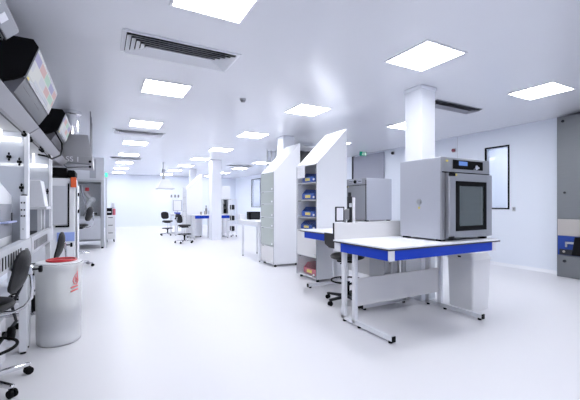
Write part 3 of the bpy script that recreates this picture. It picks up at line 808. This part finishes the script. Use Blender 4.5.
# instruments on the two benches
t = thing('benchtop_instrument', (-.86, 3.4, .965), 'white instrument with sloped hood and grey opening on the nearest left bench', 'instrument')
MB().prism([(3.26, .966), (3.69, .966), (3.69, 1.37), (3.26, 1.48)], 'x', -1.22, -.665, .006).build('housing', 'white', t)
MB().box(-.665, 3.30, 1.04, -.662, 3.66, 1.30, 0).build('recess', 'midgrey', t)
MB().box(-.661, 3.28, 1.15, -.61, 3.58, 1.165, .004).build('tray', mat('pale_blue_plastic', (.4, .45, .7), .4), t)
MB().box(-.64, 3.52, 1.165, -.63, 3.54, 1.23, .003).build('lever', 'dark', t)
t = thing('control_post', (-.575, 3.65, 1.0), 'slim white control column with rows of black sockets beside the sloped instrument', 'control unit')
MB().box(-.598, 3.61, 1.001, -.553, 3.70, 1.37, .005).build('housing', 'white', t)
for z in (1.31, 1.25, 1.20):
    for x in (-.586, -.567): MB().box(x - .005, 3.605, z - .006, x + .005, 3.61, z + .006).build('socket', 'black', t)
MB().cyl((-.576, 3.605, 1.09), (-.576, 3.61, 1.09), .004).build('screw', 'dark', t)
MB().ball((-.575, 3.655, 1.375), .022, (1, 1, .35)).build('black_cap', 'black', t)
t = thing('fume_enclosure', (-.86, 5.1, .965), 'white sloping fume enclosure on open legs on the second left bench', 'enclosure')
MB().prism([(-1.2, 1.27), (-.585, 1.27), (-.63, 1.58), (-1.2, 1.58)], 'y', 4.98, 5.27, .004).build('hood', 'white', t)
MB().box(-1.22, 4.94, 1.235, -.565, 5.30, 1.268, .003).build('rim', 'frame', t)
for x in (-1.18, -.64):
    for y in (4.98, 5.26): MB().box(x - .02, y - .02, .966, x + .02, y + .02, 1.235, .003).build('leg', 'frame', t)
MB().box(-1.15, 5.285, .97, -.68, 5.29, 1.234).build('back_pane', 'acrylic', t)
t = thing('black_tray', (-.9, 4.25, .965), 'black tray lying on the second left bench top', 'tray')
MB().box(-1.1, 4.1, .966, -.66, 4.5, .985, .004).build('tray_base', 'black', t)
MB().box(-1.1, 4.1, .985, -.66, 4.112, 1.01).box(-1.1, 4.488, .985, -.66, 4.5, 1.01).build('rim', 'dark', t)
# stored things beneath the near bench
t = thing('control_box', (-.95, 3.5, 0), 'white control box with black knob under the nearest left bench', 'control box')
MB().box(-1.15, 3.50, 0, -.70, 3.66, .36, .006).build('housing', 'white', t)
MB().cyl((-.70, 3.55, .25), (-.66, 3.55, .25), .02).lathe([(0, 0), (.05, 0), (.055, .01), (.055, .035), (.04, .045), (0, .045)], seg=18, mtx=Matrix.Translation((-.665, 3.55, .25)) @ Matrix.Rotation(PI / 2, 4, 'Y')).build('knob', 'black', t)
t = thing('spray_bottle', (-.80, 3.57, .36), 'small blue and dark bottle on the control box under the bench', 'bottle')
MB().lathe([(0, 0), (.035, 0), (.035, .11), (.015, .14)], (-.80, 3.57, .36), 16).build('bottle_body', mat('light_blue_plastic', (.15, .35, .7), .4), t)
MB().lathe([(.02, .14), (.02, .19), (0, .19)], (-.80, 3.57, .36), 14).build('cap', 'dark', t)
o = MB().tube([(-.64, 3.72, .9), (-.60, 3.70, .6), (-.66, 3.66, .45), (-.62, 3.60, .33), (-.75, 3.35, .14), (-.9, 3.3, .02), (-1.1, 3.25, .012)], .012).build('floor_cable', 'dark')
tag(o, 'dark cable drooping under the nearest left bench to the floor', 'cable')

# displays on the overhead shelves
def display(y0, y1, label):
    t = thing('wall_display', (-.7, (y0 + y1) / 2, 1.986), label, 'display', 'wide tilted displays above the left benches')
    prof = [(-1.0, 2.60), (-.47, 2.598), (-.437, 2.545), (-.446, 2.52), (-.523, 2.305), (-.60, 2.265), (-.70, 2.25), (-.74, 1.986), (-1.0, 1.986)]
    MB().prism(prof, 'y', y0, y1 - .02, 0).build('housing', 'black', t)
    # light bezel on the slanted front
    n = Vector((.95, 0, -.30)).normalized()
    a, b_ = Vector((-.446, 0, 2.535)), Vector((-.528, 0, 2.30)); d = (a - b_)
    def slab(y_0, y_1, u0, u1, th0, th1, nm, m, par):
        p = [b_ + d * u0 + n * th0, b_ + d * u1 + n * th0, b_ + d * u1 + n * th1, b_ + d * u0 + n * th1]
        return MB().prism([(q.x, q.z) for q in p], 'y', y_0, y_1).build(nm, m, par)
    bz = slab(y0 + .012, y1, -.02, 1.03, -.005, .012, 'bezel', 'midgrey', t)
    slab(y0 + .02, y1 - .035, .10, .97, .0125, .015, 'screen', 'screen', bz)
    MB().prism([(-.525, 2.305), (-.53, 2.285), (-.60, 2.17), (-.66, 2.15), (-.66, 2.245), (-.63, 2.255)], 'y', y0 + .03, y1).build('base_tray', mat('display_tray', (.11, .11, .125), .5), t)
    for k in range(2):
        sl = MB()
        ya = y0 + .12 + .5 * k
        sl.prism([(-.555, 2.249), (-.57, 2.228), (-.568, 2.226), (-.553, 2.247)], 'y', ya, ya + .3)
        sl.build('vent_slot', 'black', t)
    st_ = slab(y0 + .03, y0 + .10, -.01, .06, .0125, .014, 'sticker', 'yellow', bz)
    return t
display(3.36, 4.66, 'nearer wide tilted display with black housing above the left bench')
display(5.66, 6.71, 'farther wide tilted display with black housing beside the exhaust duct')
t = thing('cable_trunking', (-.56, 2.3, 1.985), 'grey cable trunking with bright plates at the extreme upper left', 'cable trunking')
MB().prism([(-.64, 2.42), (-.56, 2.42), (-.50, 2.48), (-.50, 2.50), (-.64, 2.50)], 'y', 1.6, 2.98).build('channel', 'midgrey', t)
MB().box(-.60, 1.6, 2.405, -.585, 2.98, 2.42).box(-.575, 1.6, 2.41, -.565, 2.98, 2.42).build('lower_rail', 'dark', t)
for y in (1.65, 2.9): MB().box(-.63, y, 1.9865, -.605, y + .03, 2.42).build('bracket', 'midgrey', t)
for y in (2.46, 2.66): MB().prism([(-.552, 2.4265), (-.515, 2.4635), (-.513, 2.4615), (-.550, 2.4245)], 'y', y, y + .10).build('bright_plate', 'paper', t)
o = MB().tube([(-.62, 4.72, 1.85), (-.545, 4.75, 1.84), (-.53, 5.1, 1.85), (-.465, 5.35, 1.93), (-.46, 5.5, 2.02), (-.47, 5.58, 2.12), (-.56, 5.645, 2.3)], .010).build('display_cable', 'black')
tag(o, 'black cable looping under the shelf edge to the farther display', 'cable')

# ------------------------------------------------------------------ drum
DX, DY = -.352, 3.93
t = thing('waste_drum', (DX, DY, 0), 'milky plastic waste drum with red lid piece and red flame mark', 'drum')
MB().lathe([(.0, .0), (.165, .0), (.178, .012), (.181, .10), (.185, .60), (.194, .70), (.200, .715), (.200, .74), (.190, .745), (.184, .70), (.176, .10), (.165, .014), (0, .012)], (DX, DY, 0), 48).build('drum_wall', 'drumskin', t)
fill = bmesh.new()
ff = MB()
prof = [(0, .13), (.158, .13), (.168, .15), (.165, .2), (.168, .27), (.15, .31), (0, .32)]
MB().lathe([(0, .016), (.160, .018), (.170, .10), (.165, .125), (0, .125)], (DX, DY, 0), 32).build('liner', mat('white_liner', (.80, .80, .84), .8), t)
ff.lathe(prof, (DX, DY, 0), 40)
for v in ff.bm.verts:
    if v.co.z > .18:
        a = math.atan2(v.co.y - DY, v.co.x - DX); v.co.z += .035 * math.sin(3 * a + 1) + .02 * math.sin(7 * a)
ff.build('waste_bags', 'drumfill', t)
MB().lathe([(0, .335), (.150, .335), (.168, .40), (.168, .52), (.165, .66), (0, .68)], (DX, DY, 0), 32).build('paper_waste', mat('pale_waste', (.84, .84, .80), .9, noise=.10, nscale=6), t)
MB().lathe([(0, .745), (.178, .745), (.186, .75), (.182, .760), (0, .764)], (DX, DY, 0), 40).build('lid', 'white', t)
lr = MB()
lr.tube([(DX + .02 + .118 * math.cos(2 * PI * k / 28), DY - .01 + .118 * math.sin(2 * PI * k / 28), .771) for k in range(28)], .009, 8, True)
lr.box(DX - .085, DY - .04, .764, DX + .115, DY + .02, .773, .003)
lr.build('red_cap_ring', 'red', t)
# red flame mark and bars on the side towards the aisle
def on_drum(az, z, r=.1875):
    return Vector((DX + r * math.cos(R(az)), DY + r * math.sin(R(az)), z))
mk = MB()
def stroke(pts, r=.004): mk.tube([on_drum(a, z) for a, z in pts], r, 6)
A0 = -42
stroke([(A0 + 6, .70), (A0 + 5, .66), (A0 - 4, .62), (A0 - 8, .585), (A0 - 4, .555), (A0 + 4, .55), (A0 + 9, .575), (A0 + 8, .61), (A0 + 6, .64), (A0 + 6, .70)])
stroke([(A0 + 2, .62), (A0 - 1, .59), (A0 + 2, .57), (A0 + 5, .585), (A0 + 3, .61)])
for z in (.535, .50): stroke([(A0 - 14, z - .012), (A0 - 4, z - .004), (A0 + 8, z)], .0065)
mk.build('flame_mark', mat('pink_red_print', (.75, .16, .16), .6), t)

# ------------------------------------------------------------------ left middle: incubator, duct hood, steel enclosure
t = thing('incubator', (-.73, 6.68, 0), 'tall pale cabinet with black lid and orange corner beyond the left benches', 'incubator')
MB().box(-1.2, 6.38, .03, -.36, 7.0, 1.70, .005).build('body', 'white', t)
dr = MB().box(-1.1, 6.362, .98, -.46, 6.38, 1.58, .004).build('door', 'grey', t)
MB().box(-.458, 6.355, .95, -.44, 6.379, 1.62).box(-.62, 6.355, .94, -.44, 6.379, .965).build('door_seal', 'black', dr)
MB().box(-1.24, 6.36, 1.73, -.47, 7.0, 1.86, .008).box(-.47, 6.40, 1.72, -.36, 6.9, 1.83, .02).build('lid', 'black', t)
MB().box(-.42, 6.34, 1.56, -.345, 6.40, 1.715, .004).build('corner_block', 'orange', t)
MB().box(-.345, 6.45, .05, -.335, 6.95, 1.6, .003).build('side_rail', 'frame', t)
MB().box(-.6, 6.355, .72, -.37, 6.379, .86, .003).build('blue_panel', mat('pale_blue_panel', (.32, .42, .80), .45), t)
for z in (1.15, 1.42): MB().box(-.335, 6.5, z, -.315, 6.56, z + .06, .006).build('latch', 'black', t)
for x in (-1.1, -.45):
    for y in (6.45, 6.92): MB().cyl((x, y, 0), (x, y, .03), .03).build('foot', 'black', t)

t = thing('exhaust_hood', (-.45, 7.4, 1.95), 'grey steel exhaust hood with round duct to the ceiling', 'exhaust hood')
MB().loft([(-.95, 6.82, 2.11), (-.14, 6.82, 2.11), (-.14, 8.0, 2.11), (-.95, 8.0, 2.11)], [(-.75, 6.86, 2.48), (-.20, 6.86, 2.48), (-.20, 7.3, 2.48), (-.75, 7.3, 2.48)]).build('hood_body', 'hoodgrey', t)
MB().box(-.96, 6.81, 1.97, -.13, 8.01, 2.11, .004).build('rim', 'hoodgrey', t)
MB().lathe([(.135, 0), (.135, .34), (.165, .36), (.165, .415)], (-.47, 7.03, 2.48), 28).ring((-.47, 7.03, 2.62), .136, .006).build('duct', 'chrome', t)
for (y, z0) in ((6.9, 2.112), (7.35, 2.112), (7.9, 2.112)):
    rd = MB().cyl((-.165, y, z0 - .02), (-.165, y, CEIL - .001), .008).build('hanger_rod', 'greyplastic', t)
    MB().cyl((-.17, y, z0), (-.17, y, z0 + .05), .018).build('end_fitting', 'black', rd)
tm = text_mesh('SS 1', .12); tm.xf(Matrix.Translation((-.42, 6.806, 2.045)) @ FACE_NY).build('lettering', 'paper', t)
o = thing('swing_arm', (-.5, 6.77, 1.93), 'thin grey articulated arm in front of the exhaust hood', 'arm')
MB().tube([(-.62, 6.78, 2.02), (-.50, 6.78, 1.905), (-.18, 6.78, 1.93)], .012).tube([(-.52, 6.78, 1.99), (-.17, 6.78, 1.97)], .009).build('bar', 'steeldark', o)
for p in ((-.17, 6.785, 2.02), (-.17, 6.78, 1.93), (-.62, 6.78, 2.02)): MB().ball(p, .022).build('joint', 'black', o)

t = thing('steel_enclosure', (-.4, 12.2, 0), 'tall stainless framed enclosure with glass front at the far left', 'machine enclosure')
EX0, EX1, EY0, EY1 = -1.2, .07, 11.5, 12.9
for (x, y) in ((EX0, EY0), (EX1 - .09, EY0), (EX0, EY1 - .09), (EX1 - .09, EY1 - .09)):
    MB().box(x, y, .05, x + .09, y + .09, 1.94, .004).build('post', 'steel', t)
    MB().cyl((x + .045, y + .045, 0), (x + .045, y + .045, .05), .035).build('foot', 'black', t)
MB().box(EX0, EY0, 1.94, EX1, EY1, 2.0, .004).box(EX0 + .09, EY0, .88, EX1 - .09, EY0 + .06, .94).build('frame_rail', 'steel', t)
MB().box(EX0 + .09, EY0 + .01, .28, EX1 - .09, EY0 + .03, .88).build('lower_panel', 'steellight', t)
MB().box(EX0 + .09, EY1 - .06, .1, EX1 - .09, EY1 - .03, 1.94).build('rear_panel', 'steel', t)
MB().box(EX1 - .03, EY0 + .09, .28, EX1 - .015, EY1 - .09, 1.94).build('side_panel', 'steel', t)
MB().box(EX0 + .09, EY0 + .03, .94, EX1 - .09, EY0 + .036, 1.94).build('front_pane', 'clear', t)
MB().box(EX0, EY0 + .09, .84, EX1 - .04, EY1 - .07, .88).build('inner_deck', 'steel', t)
MB().box(-.75, EY0 + .05, 2.0, EX1, EY1 - .2, 2.66, .006).build('upper_cabinet', 'grey', t)
MB().box(-.30, EY0 + .044, 2.05, -.14, EY0 + .05, 2.6).build('upper_door', 'midgrey', t)
t = thing('robot_arm', (-.45, 12.1, .88), 'white jointed robot arm inside the stainless enclosure', 'robot arm')
MB().cyl((-.35, 12.0, .881), (-.35, 12.0, 1.1), .09).build('base', 'white', t)
MB().tube([(-.35, 12.0, 1.1), (-.33, 11.95, 1.3), (-.24, 11.9, 1.42)], .07).ball((-.24, 11.9, 1.42), .09).build('lower_arm', 'white', t)
MB().tube([(-.24, 11.9, 1.42), (-.40, 11.85, 1.6), (-.46, 11.8, 1.68)], .05).build('upper_arm', 'grey', t)
MB().box(-.42, 11.7, 1.68, -.32, 11.8, 1.78, .01).build('red_gripper', 'red', t)
o = MB().tube([(-.52, 11.66, 1.85), (-.48, 11.66, 1.6), (-.40, 11.66, 1.35), (-.38, 11.66, 1.1), (-.47, 11.66, .92)], .025).build('hose', 'greyplastic'); tag(o, 'grey hose hanging inside the stainless enclosure', 'hose')
o = MB().box(-.38, 11.62, .881, -.22, 11.76, 1.02, .02).build('blue_container', mat('bright_blue_plastic', (.05, .25, .75), .4)); tag(o, 'small blue container on the deck inside the stainless enclosure', 'container')
t = thing('signal_light', (.14, 11.6, 0), 'slim signal light with green top beside the steel enclosure', 'signal light')
MB().cyl((.125, 11.6, 0), (.125, 11.6, 2.10), .015).lathe([(0, 0), (.02, 0), (.02, .01)], (.125, 11.6, 0)).build('pole', 'grey', t)
MB().cyl((.125, 11.6, 2.10), (.125, 11.6, 2.22), .035).build('green_lens', 'led', t)
t = thing('drawer_trolley', (.27, 13.4, 0), 'white drawer trolley on black castors past the steel enclosure', 'trolley')
MB().box(.12, 13.2, .10, .42, 13.7, .92, .004).build('body', 'white', t)
for k in range(3):
    dr = MB().box(.13, 13.185, .13 + .26 * k, .41, 13.2, .36 + .26 * k, .003).build('drawer', 'white', t)
    MB().box(.20, 13.175, .31 + .26 * k, .34, 13.185, .33 + .26 * k).build('handle', 'dark', dr)
for x in (.16, .38):
    for y in (13.26, 13.64): MB().cyl((x - .015, y, .04), (x + .015, y, .04), .04).cyl((x, y, .04), (x, y, .1), .012).build('castor', 'black', t)
t = thing('label_printer', (.24, 13.4, .92), 'small black printer on top of the white drawer trolley', 'printer')
MB().box(.14, 13.28, .92, .32, 13.5, 1.16, .015).build('housing', 'black', t)
MB().box(.17, 13.272, 1.0, .29, 13.28, 1.05).build('slot', 'grey', t)
o = MB().lathe([(0, 0), (.05, 0), (.05, .2), (.03, .22), (0, .22)], (.38, 13.4, .92), 14).build('canister', 'redbin'); tag(o, 'small red canister on the white drawer trolley', 'canister')

# ------------------------------------------------------------------ stainless steriliser on the right wall
SX, SY0, SY1 = 7.20, 1.4, 3.17
t = thing('steriliser', (7.3, 2.3, 0), 'floor-to-ceiling stainless steriliser cabinet at the right picture edge', 'steriliser')
MB().box(SX + .01, SY0, 0, XR - .002, SY1, 2.86, .004).build('carcass', 'steeldark', t)
d1 = MB().box(SX - .006, SY0 + .02, 1.04, SX + .01, SY1 - .02, 2.84, .004).build('upper_door', 'steeldark', t)
MB().cyl((SX - .02, SY1 - .13, 1.50), (SX - .006, SY1 - .13, 1.50), .02).build('knob', 'dark', d1)
MB().cyl((SX - .012, SY1 - .1, 2.77), (SX - .006, SY1 - .1, 2.77), .025).build('stud', 'dark', d1)
MB().box(SX - .006, SY0 + .02, .74, SX + .01, SY1 - .02, 1.03, .003).build('cream_panel', 'cream', t)
cp = MB().box(SX - .004, SY0 + .02, .395, SX + .01, SY1 - .02, .735, .003).build('control_panel', mat('deep_blue_panel', (.008, .045, .28), .4), t)
MB().box(SX - .012, SY1 - .62, .40, SX - .0045, SY1 - .05, .50).build('dark_strip', 'dark', cp)
MB().box(SX - .03, SY1 - .42, .60, SX - .005, SY1 - .14, .635, .006).box(SX - .03, SY1 - .17, .54, SX - .005, SY1 - .14, .635, .006).build('latch_bar', 'steellight', cp)
MB().cyl((SX - .025, SY1 - .12, .46), (SX - .012, SY1 - .12, .46), .02).build('key_switch', 'cream', cp)
lv = MB().loft(rect(SX - .12, SY1 - .83, SX - .012, SY1 - .26, .42, .04), rect(SX - .10, SY1 - .83, SX - .012, SY1 - .30, .73, .04)).build('lever_housing', 'black', cp)
ld = MB().box(SX - .008, SY0 + .02, .03, SX + .01, SY1 - .02, .385, .004).build('lower_door', 'steeldark', t)
MB().cyl((SX - .03, SY1 - .13, .29), (SX - .008, SY1 - .13, .29), .024).build('knob', 'dark', ld)
MB().ball((SX - .05, SY1 - .46, .26), .05).cyl((SX - .04, SY1 - .46, .26), (SX - .008, SY1 - .46, .26), .02).build('knob', 'black', ld)

# ------------------------------------------------------------------ camera, world, view
F_PX, TH, HZ, HCAM = 345.7, .4993, 203.95, 1.30
cam = bpy.data.cameras.new('camera'); co = bpy.data.objects.new('camera', cam); link(co)
cam.sensor_fit = 'HORIZONTAL'; cam.sensor_width = 36; cam.lens = 36 * F_PX / 580
cam.shift_y = (HZ - 200) / 580
cam.clip_start = .05; cam.clip_end = 100
co.location = (0, 0, HCAM); co.rotation_euler = (PI / 2, 0, -TH)
SC.camera = co
w = bpy.data.worlds.new('world'); SC.world = w; w.use_nodes = True
w.node_tree.nodes['Background'].inputs[0].default_value = (.8, .87, 1, 1)
w.node_tree.nodes['Background'].inputs[1].default_value = .5
vs = SC.view_settings
vs.view_transform = 'Standard'; vs.look = 'None'; vs.gamma = 1; vs.use_curve_mapping = False
vs.exposure = .87
SC.cycles.max_bounces = 10; SC.cycles.diffuse_bounces = 6; SC.cycles.transparent_max_bounces = 16
SC.cycles.use_denoising = True
SC.cycles.caustics_reflective = False; SC.cycles.caustics_refractive = False
SC.cycles.sample_clamp_indirect = 6
